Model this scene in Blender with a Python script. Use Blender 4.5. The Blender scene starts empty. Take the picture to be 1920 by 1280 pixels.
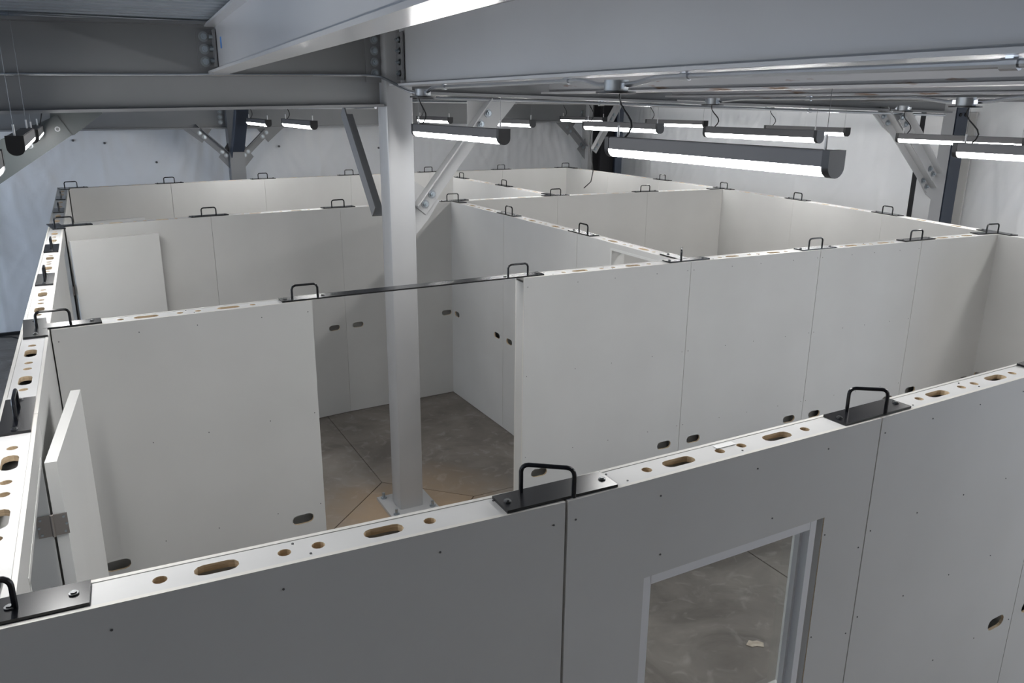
import bpy, bmesh, math, random
from mathutils import Vector, Matrix, noise

random.seed(7)
scene = bpy.context.scene
col = scene.collection

# ------------------------------------------------------------------ camera, world, exposure
def set_camera(loc, yaw, pitch, roll, lens):
    f = Vector((math.sin(yaw) * math.cos(pitch), math.cos(yaw) * math.cos(pitch), math.sin(pitch)))
    r = Vector((math.cos(yaw), -math.sin(yaw), 0.0))
    u = r.cross(f)
    r2 = r * math.cos(roll) + u * math.sin(roll)
    u2 = u * math.cos(roll) - r * math.sin(roll)
    cd = bpy.data.cameras.new('camera')
    cd.lens = lens; cd.sensor_width = 36.0; cd.clip_start = 0.05; cd.clip_end = 200
    co = bpy.data.objects.new('camera', cd); col.objects.link(co)
    m = Matrix((r2, u2, -f)).transposed().to_4x4(); m.translation = Vector(loc)
    co.matrix_world = m
    scene.camera = co
set_camera((0.18224, -1.68738, 3.11933), 0.491897, -0.286675, 0.0082975, 27.978)

world = bpy.data.worlds.new('world'); scene.world = world
world.use_nodes = True
bg = world.node_tree.nodes['Background']
bg.inputs['Color'].default_value = (0.68, 0.81, 1.0, 1); bg.inputs['Strength'].default_value = 0.8
scene.view_settings.view_transform = 'Standard'
scene.view_settings.look = 'None'
scene.view_settings.gamma = 1.0
scene.view_settings.use_curve_mapping = False
scene.view_settings.exposure = 1.78
LAMP_STRENGTH = 17.0

# ------------------------------------------------------------------ materials
def mat(name, color, rough=0.5, metal=0.0, spec=0.5):
    m = bpy.data.materials.new(name); m.use_nodes = True
    b = m.node_tree.nodes['Principled BSDF']
    b.inputs['Base Color'].default_value = (*color, 1); b.inputs['Roughness'].default_value = rough
    b.inputs['Metallic'].default_value = metal; b.inputs['Specular IOR Level'].default_value = spec
    return m

def add_noise(m, c1, c2, scale, detail=4, stretch=(1, 1, 1), bump=0.0, lo=0.35, hi=0.65, rough=None, bumpscale=None):
    nt = m.node_tree; b = nt.nodes['Principled BSDF']
    tc = nt.nodes.new('ShaderNodeTexCoord'); mp = nt.nodes.new('ShaderNodeMapping')
    mp.inputs['Scale'].default_value = stretch
    no = nt.nodes.new('ShaderNodeTexNoise'); no.inputs['Scale'].default_value = scale; no.inputs['Detail'].default_value = detail
    cr = nt.nodes.new('ShaderNodeValToRGB')
    cr.color_ramp.elements[0].position = lo; cr.color_ramp.elements[0].color = (*c1, 1)
    cr.color_ramp.elements[1].position = hi; cr.color_ramp.elements[1].color = (*c2, 1)
    nt.links.new(tc.outputs['Object'], mp.inputs['Vector']); nt.links.new(mp.outputs[0], no.inputs['Vector'])
    nt.links.new(no.outputs['Fac'], cr.inputs['Fac']); nt.links.new(cr.outputs['Color'], b.inputs['Base Color'])
    if bump:
        bp = nt.nodes.new('ShaderNodeBump'); bp.inputs['Strength'].default_value = bump; bp.inputs['Distance'].default_value = 0.004
        src = no
        if bumpscale:
            src = nt.nodes.new('ShaderNodeTexNoise'); src.inputs['Scale'].default_value = bumpscale; src.inputs['Detail'].default_value = 3
            nt.links.new(mp.outputs[0], src.inputs['Vector'])
        nt.links.new(src.outputs['Fac'], bp.inputs['Height']); nt.links.new(bp.outputs[0], b.inputs['Normal'])
    return m

M = {}
M['panel'] = add_noise(mat('panel_paint', (0.60, 0.595, 0.57), 0.55, 0, 0.3), (0.583, 0.58, 0.565), (0.612, 0.609, 0.594), 2.0, 3)
M['top'] = add_noise(mat('top_plate_paint', (0.78, 0.775, 0.76), 0.5, 0, 0.35), (0.60, 0.60, 0.597), (0.64, 0.64, 0.637), 6.0, 4)
M['ply'] = add_noise(mat('plywood_edge', (0.62, 0.43, 0.24), 0.7), (0.58, 0.44, 0.28), (0.76, 0.61, 0.42), 30, 3, (1, 1, 12))
M['edge'] = mat('sheet_edge_cream', (0.68, 0.665, 0.63), 0.6)
M['black'] = mat('black_powder_coat', (0.006, 0.0065, 0.009), 0.24, 0, 0.5)
M['zinc'] = mat('zinc_bolt', (0.45, 0.50, 0.54), 0.35, 1.0)
M['screw'] = mat('dark_screw', (0.12, 0.12, 0.125), 0.5, 0.4)
M['steel'] = add_noise(mat('dark_grey_steel', (0.36, 0.365, 0.38), 0.38, 0, 0.45), (0.20, 0.204, 0.212), (0.222, 0.226, 0.235), 1.5, 4)  # darker grey than the gloss and pale steel below
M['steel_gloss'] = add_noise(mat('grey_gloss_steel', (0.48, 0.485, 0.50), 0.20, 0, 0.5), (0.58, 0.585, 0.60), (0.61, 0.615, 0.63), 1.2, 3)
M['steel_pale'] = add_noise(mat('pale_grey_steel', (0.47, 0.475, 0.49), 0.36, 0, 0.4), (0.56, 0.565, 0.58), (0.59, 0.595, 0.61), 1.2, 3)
M['brace_dark'] = mat('dark_glossy_brace_paint', (0.085, 0.097, 0.10), 0.3)
M['box'] = mat('dull_galvanised_box', (0.34, 0.36, 0.38), 0.45, 0.85)
M['column'] = add_noise(mat('pale_grey_column_paint', (0.52, 0.525, 0.535), 0.30, 0, 0.5), (0.40, 0.405, 0.413), (0.43, 0.435, 0.443), 1.2, 3)
M['brace'] = add_noise(mat('brace_grey_paint', (0.42, 0.425, 0.43), 0.34, 0, 0.5), (0.39, 0.395, 0.40), (0.44, 0.445, 0.45), 2.0, 3)
M['rusty'] = add_noise(mat('rust_spotted_steel', (0.34, 0.33, 0.33), 0.5), (0.20, 0.13, 0.09), (0.36, 0.36, 0.37), 9, 6, (1, 0.5, 3), 0, 0.30, 0.40)
M['galv'] = mat('galvanised_conduit', (0.66, 0.69, 0.73), 0.27, 1.0)
M['deck'] = add_noise(mat('galvanised_deck', (0.42, 0.47, 0.52), 0.45, 0.35, 0.5), (0.38, 0.43, 0.48), (0.46, 0.51, 0.56), 3, 4)
M['housing'] = mat('lamp_housing_grey', (0.12, 0.118, 0.122), 0.42, 0.1)
M['cap'] = mat('lamp_end_cap_black', (0.018, 0.018, 0.02), 0.4)
M['cord'] = mat('black_cord', (0.012, 0.012, 0.013), 0.5)
M['wire'] = mat('steel_wire', (0.20, 0.21, 0.22), 0.45, 0.6)
M['white'] = mat('white_plastic', (0.8, 0.8, 0.8), 0.45)
M['alu'] = mat('window_frame_grey', (0.76, 0.765, 0.78), 0.35, 0.0, 0.5)
M['navy'] = mat('navy_steel', (0.045, 0.058, 0.085), 0.45)
M['dark'] = mat('near_black', (0.008, 0.008, 0.01), 0.7)
M['tan'] = mat('tan_board', (0.42, 0.40, 0.33), 0.6)
M['paper'] = add_noise(mat('scrap_paper', (0.55, 0.47, 0.38), 0.8), (0.45, 0.38, 0.30), (0.62, 0.54, 0.45), 20, 3)
M['tape'] = mat('blue_tape', (0.03, 0.22, 0.62), 0.5)
M['bracket_screw'] = mat('dark_bracket_screw', (0.13, 0.135, 0.14), 0.35, 0.9)
M['hinge'] = mat('hinge_steel', (0.36, 0.33, 0.31), 0.38, 0.9)
M['frontwall'] = mat('warm_grey_wall', (0.66, 0.58, 0.50), 0.8)
M['grout'] = mat('joint_filler', (0.15, 0.10, 0.065), 0.9)
M['door'] = add_noise(mat('door_paint', (0.66, 0.66, 0.645), 0.5, 0, 0.3), (0.645, 0.645, 0.63), (0.675, 0.675, 0.66), 2.0, 3)

# white plastic vapour barrier
mm = mat('white_vapour_barrier', (0.70, 0.715, 0.74), 0.36, 0, 0.5)
add_noise(mm, (0.86, 0.87, 0.885), (0.90, 0.91, 0.925), 1.2, 5, (1, 1, 1), 0.35, 0.35, 0.65, None, 14)
M['membrane'] = mm

# glass
g = bpy.data.materials.new('window_glass'); g.use_nodes = True
gn = g.node_tree; gn.nodes.clear()
go = gn.nodes.new('ShaderNodeOutputMaterial'); mx = gn.nodes.new('ShaderNodeMixShader')
tr = gn.nodes.new('ShaderNodeBsdfTransparent'); gl = gn.nodes.new('ShaderNodeBsdfGlossy')
tr.inputs['Color'].default_value = (0.93, 0.95, 0.95, 1); gl.inputs['Roughness'].default_value = 0.02
fr = gn.nodes.new('ShaderNodeLayerWeight'); fr.inputs['Blend'].default_value = 0.12
gn.links.new(fr.outputs['Fresnel'], mx.inputs['Fac']); gn.links.new(tr.outputs[0], mx.inputs[1]); gn.links.new(gl.outputs[0], mx.inputs[2])
gn.links.new(mx.outputs[0], go.inputs['Surface'])
M['glass'] = g

# lamp diffuser
e = bpy.data.materials.new('lamp_diffuser'); e.use_nodes = True
eb = e.node_tree.nodes['Principled BSDF']
eb.inputs['Base Color'].default_value = (0.9, 0.9, 0.9, 1)
eb.inputs['Emission Color'].default_value = (1.0, 0.99, 0.975, 1); eb.inputs['Emission Strength'].default_value = LAMP_STRENGTH
M['lamp'] = e

# concrete: mottled grey, tan dust stain round the column footing
def concrete(name, tan_amount):
    m = bpy.data.materials.new(name); m.use_nodes = True
    nt = m.node_tree; b = nt.nodes['Principled BSDF']; L = nt.links.new
    b.inputs['Roughness'].default_value = 0.5; b.inputs['Specular IOR Level'].default_value = 0.35
    tc = nt.nodes.new('ShaderNodeTexCoord')
    n1 = nt.nodes.new('ShaderNodeTexNoise'); n1.inputs['Scale'].default_value = 1.6; n1.inputs['Detail'].default_value = 8; n1.inputs['Roughness'].default_value = 0.62
    n1.inputs['Distortion'].default_value = 0.8
    n2 = nt.nodes.new('ShaderNodeTexNoise'); n2.inputs['Scale'].default_value = 5.5; n2.inputs['Detail'].default_value = 6; n2.inputs['Distortion'].default_value = 1.6
    L(tc.outputs['Object'], n1.inputs['Vector']); L(tc.outputs['Object'], n2.inputs['Vector'])
    r1 = nt.nodes.new('ShaderNodeValToRGB')
    r1.color_ramp.elements[0].position = 0.34; r1.color_ramp.elements[0].color = (0.140, 0.123, 0.110, 1)
    r1.color_ramp.elements[1].position = 0.68; r1.color_ramp.elements[1].color = (0.275, 0.246, 0.220, 1)
    L(n1.outputs['Fac'], r1.inputs['Fac'])
    r2 = nt.nodes.new('ShaderNodeValToRGB')
    r2.color_ramp.elements[0].position = 0.56; r2.color_ramp.elements[0].color = (0, 0, 0, 1)
    r2.color_ramp.elements[1].position = 0.72; r2.color_ramp.elements[1].color = (0.5, 0.5, 0.5, 1)
    L(n2.outputs['Fac'], r2.inputs['Fac'])
    m1 = nt.nodes.new('ShaderNodeMixRGB'); m1.inputs['Color2'].default_value = (0.37, 0.345, 0.32, 1)
    L(r2.outputs['Color'], m1.inputs['Fac']); L(r1.outputs['Color'], m1.inputs['Color1'])
    # dust stain by distance from the footing
    vm = nt.nodes.new('ShaderNodeVectorMath'); vm.operation = 'DISTANCE'; vm.inputs[1].default_value = (2.2, 3.75, -0.045)
    L(tc.outputs['Object'], vm.inputs[0])
    ad = nt.nodes.new('ShaderNodeMath'); ad.operation = 'MULTIPLY_ADD'; ad.inputs[1].default_value = 1.1; L(n1.outputs['Fac'], ad.inputs[0]); L(vm.outputs['Value'], ad.inputs[2])
    r3 = nt.nodes.new('ShaderNodeValToRGB')
    r3.color_ramp.elements[0].position = 0.36; r3.color_ramp.elements[0].color = (1, 1, 1, 1)
    r3.color_ramp.elements[1].position = 0.66; r3.color_ramp.elements[1].color = (0, 0, 0, 1)
    sc = nt.nodes.new('ShaderNodeMath'); sc.operation = 'MULTIPLY'; sc.inputs[1].default_value = 0.42
    L(ad.outputs[0], sc.inputs[0]); L(sc.outputs[0], r3.inputs['Fac'])
    fm = nt.nodes.new('ShaderNodeMath'); fm.operation = 'MULTIPLY'; fm.inputs[1].default_value = tan_amount; L(r3.outputs['Color'], fm.inputs[0])
    m2 = nt.nodes.new('ShaderNodeMixRGB'); m2.inputs['Color2'].default_value = (0.40, 0.29, 0.19, 1)
    L(fm.outputs[0], m2.inputs['Fac']); L(m1.outputs['Color'], m2.inputs['Color1']); L(m2.outputs['Color'], b.inputs['Base Color'])
    bp = nt.nodes.new('ShaderNodeBump'); bp.inputs['Strength'].default_value = 0.08; bp.inputs['Distance'].default_value = 0.01
    L(n2.outputs['Fac'], bp.inputs['Height']); L(bp.outputs[0], b.inputs['Normal'])
    return m
M['concrete'] = concrete('concrete_floor', 0.7)
M['footing'] = concrete('concrete_footing', 0.85)

# ------------------------------------------------------------------ mesh helpers
class MB:
    def __init__(self): self.v = []; self.f = []; self.mi = []
    def box(self, c, s, rot=None, mi=0):
        n = len(self.v); hx, hy, hz = s[0] / 2, s[1] / 2, s[2] / 2
        for x, y, z in ((-1, -1, -1), (1, -1, -1), (1, 1, -1), (-1, 1, -1), (-1, -1, 1), (1, -1, 1), (1, 1, 1), (-1, 1, 1)):
            p = Vector((x * hx, y * hy, z * hz))
            if rot: p = rot @ p
            self.v.append(tuple(p + Vector(c)))
        for q in ((0, 3, 2, 1), (4, 5, 6, 7), (0, 1, 5, 4), (1, 2, 6, 5), (2, 3, 7, 6), (3, 0, 4, 7)):
            self.f.append(tuple(n + i for i in q)); self.mi.append(mi)
        return self
    def sweep(self, section, p0, p1, up=Vector((0, 0, 1)), mi=0):
        """closed section of (lateral, up) points swept straight from p0 to p1"""
        p0, p1 = Vector(p0), Vector(p1); d = (p1 - p0).normalized()
        lat = d.cross(up).normalized(); u = lat.cross(d).normalized() if abs(d.z) > 0.2 else up
        n = len(self.v); k = len(section)
        for p in (p0, p1):
            for a, b in section: self.v.append(tuple(p + lat * a + u * b))
        for i in range(k):
            j = (i + 1) % k
            self.f.append((n + i, n + j, n + k + j, n + k + i)); self.mi.append(mi)
        self.f.append(tuple(n + i for i in reversed(range(k)))); self.mi.append(mi)
        self.f.append(tuple(n + k + i for i in range(k))); self.mi.append(mi)
        return self
    def prism(self, poly, origin, ux, uy, depth, mi=0):
        """polygon in the plane (ux, uy) extruded by the vector depth"""
        n = len(self.v); k = len(poly); o = Vector(origin); ux, uy, dv = Vector(ux), Vector(uy), Vector(depth)
        for off in (Vector((0, 0, 0)), dv):
            for a, b in poly: self.v.append(tuple(o + ux * a + uy * b + off))
        for i in range(k):
            j = (i + 1) % k
            self.f.append((n + i, n + j, n + k + j, n + k + i)); self.mi.append(mi)
        self.f.append(tuple(n + i for i in reversed(range(k)))); self.mi.append(mi)
        self.f.append(tuple(n + k + i for i in range(k))); self.mi.append(mi)
        return self
    def tube(self, pts, r, seg=8, mi=0, closed_ends=True):
        pts = [Vector(p) for p in pts]; n0 = len(self.v); rings = []
        d0 = (pts[1] - pts[0]).normalized()
        a = d0.orthogonal().normalized()
        for i, p in enumerate(pts):
            if i == 0: d = d0
            elif i == len(pts) - 1: d = (pts[-1] - pts[-2]).normalized()
            else: d = ((pts[i] - pts[i - 1]).normalized() + (pts[i + 1] - pts[i]).normalized()).normalized()
            a = (a - d * a.dot(d)).normalized(); b = d.cross(a)
            ring = []
            for s in range(seg):
                t = 2 * math.pi * s / seg
                ring.append(len(self.v)); self.v.append(tuple(p + (a * math.cos(t) + b * math.sin(t)) * r))
            rings.append(ring)
        for r0, r1 in zip(rings, rings[1:]):
            for s in range(seg):
                t = (s + 1) % seg
                self.f.append((r0[s], r0[t], r1[t], r1[s])); self.mi.append(mi)
        if closed_ends:
            self.f.append(tuple(reversed(rings[0]))); self.mi.append(mi)
            self.f.append(tuple(rings[-1])); self.mi.append(mi)
        return self
    def cyl(self, c, axis, r, h, seg=12, mi=0):
        ax = Vector(axis).normalized(); c = Vector(c)
        return self.tube([c - ax * h / 2, c + ax * h / 2], r, seg, mi)
    def mesh(self, name, mats, smooth=False):
        me = bpy.data.meshes.new(name); me.from_pydata(self.v, [], self.f)
        for m in (mats if isinstance(mats, (list, tuple)) else [mats]): me.materials.append(m)
        for p, i in zip(me.polygons, self.mi): p.material_index = i
        bm = bmesh.new(); bm.from_mesh(me); bmesh.ops.recalc_face_normals(bm, faces=bm.faces); bm.to_mesh(me); bm.free()
        if smooth:
            for p in me.polygons: p.use_smooth = len(p.vertices) <= 4
            me.set_sharp_from_angle(angle=math.radians(35))
        me.update(); return me
    def obj(self, name, mats, parent=None, smooth=False):
        return link(name, self.mesh(name, mats, smooth), parent)

def link(name, me, parent=None):
    o = bpy.data.objects.new(name, me); col.objects.link(o)
    if parent: o.parent = parent
    return o

def tag(o, label=None, cat=None, group=None, kind=None):
    if label: o['label'] = label
    if cat: o['category'] = cat
    if group: o['group'] = group
    if kind: o['kind'] = kind
    return o

def thing(name, label, cat, loc=(0, 0, 0), rz=0.0, group=None):
    o = bpy.data.objects.new(name, None); col.objects.link(o)
    o.empty_display_size = 0.1; o.location = loc; o.rotation_euler = (0, 0, rz)
    return tag(o, label, cat, group)

def stadium(cx, cy, l, h, seg=5):
    r = h / 2; p = []
    for s, sx in ((0, 1), (1, -1)):
        for i in range(seg + 1):
            t = -math.pi / 2 + math.pi * i / seg + s * math.pi
            p.append((cx + sx * (l / 2 - r) + r * math.cos(t), cy + r * math.sin(t)))
    return p
def circle(cx, cy, r, seg=12):
    return [(cx + r * math.cos(2 * math.pi * i / seg), cy + r * math.sin(2 * math.pi * i / seg)) for i in range(seg)]

def holed_plate(outline, holes, thick, mats, place):
    """flat plate with holes; place maps (a, b, t) to local xyz; faces: 0 = both faces, 1 = outer edge, 2 = hole sides"""
    bm = bmesh.new()
    loops = []
    for loop in [outline] + holes:
        vs = [bm.verts.new((a, b, 0)) for a, b in loop]; loops.append(vs)
        for i in range(len(vs)): bm.edges.new((vs[i], vs[(i + 1) % len(vs)]))
    bmesh.ops.triangle_fill(bm, use_beauty=True, use_dissolve=False, edges=bm.edges[:], normal=(0, 0, 1))
    base = bm.faces[:]
    top = {}
    for v in bm.verts[:]: top[v] = bm.verts.new((v.co.x, v.co.y, thick))
    for f in base:
        nf = bm.faces.new([top[v] for v in reversed(f.verts)])
    for li, vs in enumerate(loops):
        for i in range(len(vs)):
            a, b = vs[i], vs[(i + 1) % len(vs)]
            sf = bm.faces.new((a, b, top[b], top[a])); sf.material_index = 1 if li == 0 else 2
    for v in bm.verts: v.co = Vector(place(*v.co))
    bmesh.ops.recalc_face_normals(bm, faces=bm.faces)
    me = bpy.data.meshes.new('plate'); bm.to_mesh(me); bm.free()
    for m in mats: me.materials.append(m)
    return me

FLOOR = -0.045
TOP = 2.134
HP = TOP - FLOOR
T = 0.114

# ------------------------------------------------------------------ setting: floor
fl = MB().box((1.7, 3.2, FLOOR - 0.06), (15.6, 16.6, 0.09)).obj('floor', M['grout'])
tag(fl, kind='structure', label='concrete floor slab with sawn joints')
def slab(poly, m, name='slab'):
    MB().prism(poly, (0, 0, FLOOR - 0.03), (1, 0, 0), (0, 1, 0), (0, 0, 0.03)).obj(name, m, fl)
JX, JY, RD, GP = 2.18, 3.83, 0.60, 0.0032
def quad_poly(sx, sy, x_far, y_far):
    return [(JX + sx * GP, JY + sy * (RD + GP * 2)), (JX + sx * GP, y_far), (x_far, y_far), (x_far, JY + sy * GP), (JX + sx * (RD + GP * 2), JY + sy * GP)]
slab(quad_poly(-1, 1, -6.0, 11.4), M['concrete'])
slab(quad_poly(1, 1, 9.3, 11.4), M['concrete'])
slab(quad_poly(-1, -1, -6.0, -5.0), M['concrete'])
slab(quad_poly(1, -1, 4.22, -5.0), M['concrete'])
slab([(4.23, -5.0), (9.3, -5.0), (9.3, JY - GP), (4.23, JY - GP)], M['concrete'])
k = RD - GP
slab([(JX - k, JY), (JX, JY - k), (JX + k, JY), (JX, JY + k)], M['footing'])

# ------------------------------------------------------------------ setting: wrinkled membrane walls
def membrane_wall(name, label, origin, ux, length, height, out, seams, posts, seed):
    """ux along the wall, out = normal into the room; ridges fan out from the posts"""
    ux, out = Vector(ux), Vector(out); o = Vector(origin)
    nx, nz = int(length / 0.032), int(height / 0.05)
    vs, fs = [], []
    for j in range(nz + 1):
        z = height * j / nz
        for i in range(nx + 1):
            s = length * i / nx
            d = 0.015 * noise.noise((s * 0.55 + seed, z * 0.6, 1.3))
            # diagonal crease lines, stronger near posts
            for ps in posts:
                w = math.exp(-((s - ps) / 1.5) ** 2) * min(1.0, z / 1.2)
                ang = math.atan2(s - ps, max(0.3, height + 0.6 - z))
                r = noise.noise((ang * 13 + ps + seed, (height - z) * 0.25, 4.1))
                d += 0.013 * w * (1 - abs(r) * 2.2)
            c = noise.noise((s * 2.1 + z * 1.3 + seed, z * 0.5 - s * 0.35, 7.7))
            d += 0.008 * max(0.0, 1 - abs(c) * 7)
            c2 = noise.noise((s * 11 + seed, z * 0.7, 3.3)) * math.exp(-((z - height + 1.0) / 0.35) ** 2)
            d += 0.014 * c2
            f1 = noise.noise((s * 3.1 - z * 2.3 + seed, z * 0.9 + s * 0.6, 11.7))
            d += 0.012 * max(0.0, 1 - abs(f1) * 9) * (0.4 + 0.6 * min(1, z / 2))
            f2 = noise.noise((s * 9.0 + z * 4.0, z * 2.2, 21.0 + seed))
            d += 0.0035 * f2
            for sm in seams:
                if abs(s - sm) < 0.03: d += 0.008
            vs.append(tuple(o + ux * s + Vector((0, 0, z)) + out * d))
    for j in range(nz):
        for i in range(nx):
            a = j * (nx + 1) + i
            fs.append((a, a + 1, a + nx + 2, a + nx + 1))
    me = bpy.data.meshes.new(name); me.from_pydata(vs, [], fs); me.materials.append(M['membrane'])
    for p in me.polygons: p.use_smooth = True
    w = link(name, me); tag(w, label, kind='structure')
    return w
wb = membrane_wall('wall_back', 'rear wall covered in wrinkled white plastic sheeting', (-6.0, 11.3, FLOOR), (1, 0, 0), 15.2, 3.75, (0, -1, 0),
                   [2.0, 3.6, 5.0, 6.5, 8.2, 9.6, 11.5, 13], [5.1, 8.25, 13.5], 0.0)
wr = membrane_wall('wall_right', 'right wall covered in wrinkled white plastic sheeting', (9.15, 11.35, FLOOR), (0, -1, 0), 12.5, 3.75, (-1, 0, 0),
                   [1.5, 3.2, 4.8, 6.2, 8.0, 9.4, 11], [1.2, 7.4], 5.0)
# left wall with its wide open loading door (out of view; daylight comes in here) and the wall behind the camera
wl = MB().box((-6.1, -1.4, 1.85), (0.2, 7.2, 3.8)).box((-6.1, 10.7, 1.85), (0.2, 1.4, 3.8)).box((-6.1, 6.1, 3.55), (0.2, 7.8, 0.4)).obj('wall_left', M['membrane'])
tag(wl, 'left wall with a wide open loading door', kind='structure')
wf = MB().box((1.6, -5.1, 1.85), (15.4, 0.2, 3.8)).obj('wall_front', M['frontwall']); tag(wf, 'wall behind the camera', kind='structure')
# sheeting fasteners
def fastener(w, c, axis):
    MB().cyl(c, axis, 0.016, 0.03, 8).obj('fastener', M['screw'], w)
for x, z in ((0.16, 2.62), (0.55, 2.58), (2.98, 2.50), (6.15, 2.42), (4.6, 2.45), (-0.6, 2.45), (1.2, 2.3)):
    fastener(wb, (x, 11.275, z), (0, 1, 0))
for y, z in ((3.1, 2.05), (5.9, 2.35), (7.4, 2.3), (2.6, 2.0)):
    fastener(wr, (9.125, y, z), (1, 0, 0))
tr1 = MB().box((1.6, 11.24, FLOOR + 0.02), (15, 0.05, 0.04)).obj('baseboard_back', M['dark']); tag(tr1, 'dark strip at the foot of the rear sheeted wall', kind='structure')
# flat pale panel and black gap in the right wall beside the right column
t2 = MB().box((9.08, 4.31, 1.55), (0.03, 0.62, 3.1)).obj('trim_1', M['panel']); tag(t2, 'flat pale wall strip beside the right column', kind='structure')
t3 = MB().box((9.055, 4.625, 1.55), (0.03, 0.075, 3.1)).obj('trim_2', M['dark']); tag(t3, 'black vertical gap in the right wall', kind='structure')

# ------------------------------------------------------------------ setting: ceiling deck
def deck_sheet(y0, y1, x0, x1, z0, z1, parent):
    """fluted sheet, ribs along x; z0 at x0, z1 at x1"""
    prof = []; y = y0; P = 0.1524; D = 0.045
    while y < y1 - 1e-6:
        for dy, dz in ((0, 0), (0.06, 0), (0.075, D), (0.135, D)):
            if y + dy <= y1 + 1e-6: prof.append((y + dy, dz))
        y += P
    prof.append((y1, 0))
    mb = MB()
    n = len(prof)
    for x, zz in ((x0, z0), (x1, z1)):
        for py, pz in prof: mb.v.append((x, py, zz + pz))
    for i in range(n - 1): mb.f.append((i, i + 1, n + i + 1, n + i)); mb.mi.append(0)
    return mb.obj('deck_sheet', M['deck'], parent)
ce = MB().box((2.2, 3.0, 3.80), (14.4, 16.8, 0.04)).obj('ceiling', M['deck']); tag(ce, 'fluted metal deck ceiling over the beams', kind='structure')
y = -4.9
DW = 0.1524 * 6
while y < 11.2:
    y1 = min(y + DW, 11.25)
    if y < 3.8:
        deck_sheet(y, min(y1, 3.9), -5.0, 1.02, 3.560, 3.618, ce)
        deck_sheet(y, y1, 1.06, 9.1, 3.655, 3.655, ce)
    else:
        deck_sheet(y, y1, -5.0, 9.1, 3.655, 3.655, ce)
    y += DW

# ------------------------------------------------------------------ steel frame
def i_section(depth, bf, tf, tw):
    h = bf / 2; w = tw / 2
    return [(-h, 0), (h, 0), (h, tf), (w, tf), (w, depth - tf), (h, depth - tf), (h, depth), (-h, depth), (-h, depth - tf), (-w, depth - tf), (-w, tf), (-h, tf)]
def steel_beam(name, label, p0, p1, depth, bf, tf, tw, m, cat='beam', group=None):
    r = thing(name, label, cat, p0, 0, group)
    p0, p1 = Vector(p0), Vector(p1)
    MB().sweep(i_section(depth, bf, tf, tw), (0, 0, 0), p1 - p0).obj('rolled_section', m, r)
    return r
def bolt(parent, c, axis, r=0.019, m=None, world=True):
    ax = Vector(axis).normalized(); c = Vector(c)
    if world: c = c - parent.location
    mb = MB(); mb.cyl(c + ax * 0.003, ax, r * 1.5, 0.006, 14, 1); mb.cyl(c + ax * 0.014, ax, r * 0.95, 0.018, 6); mb.cyl(c + ax * 0.028, ax, r * 0.5, 0.014, 8)
    return mb.obj('bolt', [m or M['zinc'], M['box']], parent)

CX, CY, CS = 2.235, 3.942, 0.203
# centre column
c = thing('steel_column', 'tall square pale grey steel column standing inside the bridged doorway room', 'column', (CX, CY, FLOOR))
mb = MB(); h = CS / 2; b_ = 0.022
sec = []
for sx, sy in ((1, 1), (-1, 1), (-1, -1), (1, -1)):
    q = [(sx * h, sy * (h - b_)), (sx * (h - b_ * 0.3), sy * (h - b_ * 0.3)), (sx * (h - b_), sy * h)]
    sec += q if sx * sy > 0 else q[::-1]
MB().prism(sec, (0, 0, 0.025), (1, 0, 0), (0, 1, 0), (0, 0, 3.64)).obj('shaft', M['column'], c, True)
MB().box((0, 0, 0.0125), (0.40, 0.40, 0.025)).obj('base_plate', M['column'], c)
for sx in (-1, 1):
    for sy in (-1, 1):
        mb = MB(); mb.cyl((sx * 0.155, sy * 0.155, 0.032), (0, 0, 1), 0.024, 0.014, 6); mb.cyl((sx * 0.155, sy * 0.155, 0.05), (0, 0, 1), 0.012, 0.05, 8)
        mb.obj('anchor_bolt', M['zinc'], c)
# shear tabs on the column for the left girder and the near joist
MB().box((-0.155, 0.0 - 0.012, 3.045 + 0.44), (0.11, 0.012, 0.33)).obj('shear_tab', M['steel'], c)
MB().box((0.0 - 0.012, -0.16, 3.045 + 0.445), (0.012, 0.12, 0.31)).obj('shear_tab', M['steel'], c)

def zA(x): return 3.060 + 0.0245 * x      # underside of the left girder
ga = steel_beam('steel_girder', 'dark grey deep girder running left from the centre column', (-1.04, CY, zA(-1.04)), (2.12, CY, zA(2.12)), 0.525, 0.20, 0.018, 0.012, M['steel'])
for i in range(4): bolt(ga, (2.085, CY - 0.024, 3.555 - i * 0.0735), (0, -1, 0), 0.020)
ge = steel_beam('steel_girder', 'grey girder running right from the centre column to the right column', (2.338, CY, 3.200), (8.40, CY, 3.092), 0.45, 0.20, 0.020, 0.012, M['steel'])
# near joists, all running away from the camera
B0, B1 = Vector((1.05, 3.93, 3.308)), Vector((0.735, -3.0, 3.308))
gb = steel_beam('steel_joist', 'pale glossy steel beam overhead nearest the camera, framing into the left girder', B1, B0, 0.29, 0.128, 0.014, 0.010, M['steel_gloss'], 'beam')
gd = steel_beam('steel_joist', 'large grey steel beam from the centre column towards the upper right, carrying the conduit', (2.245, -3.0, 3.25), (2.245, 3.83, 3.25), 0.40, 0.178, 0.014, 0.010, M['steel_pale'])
for i in range(4): bolt(gd, (2.245 - 0.022, 3.775, 3.552 - i * 0.0725), (-1, 0, 0), 0.016)
names = ['first', 'second', 'third', 'fourth']
for i, (X, z) in enumerate(((3.43, 3.215), (4.615, 3.205), (5.80, 3.198), (6.985, 3.190))):
    steel_beam('steel_joist', f'rust-spotted grey joist, {names[i]} one to the right of the beam carrying the conduit', (X, -2.5, z), (X, 3.80, z), 0.40, 0.15, 0.013, 0.009, M['rusty'] if i < 2 else M['steel'])
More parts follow.
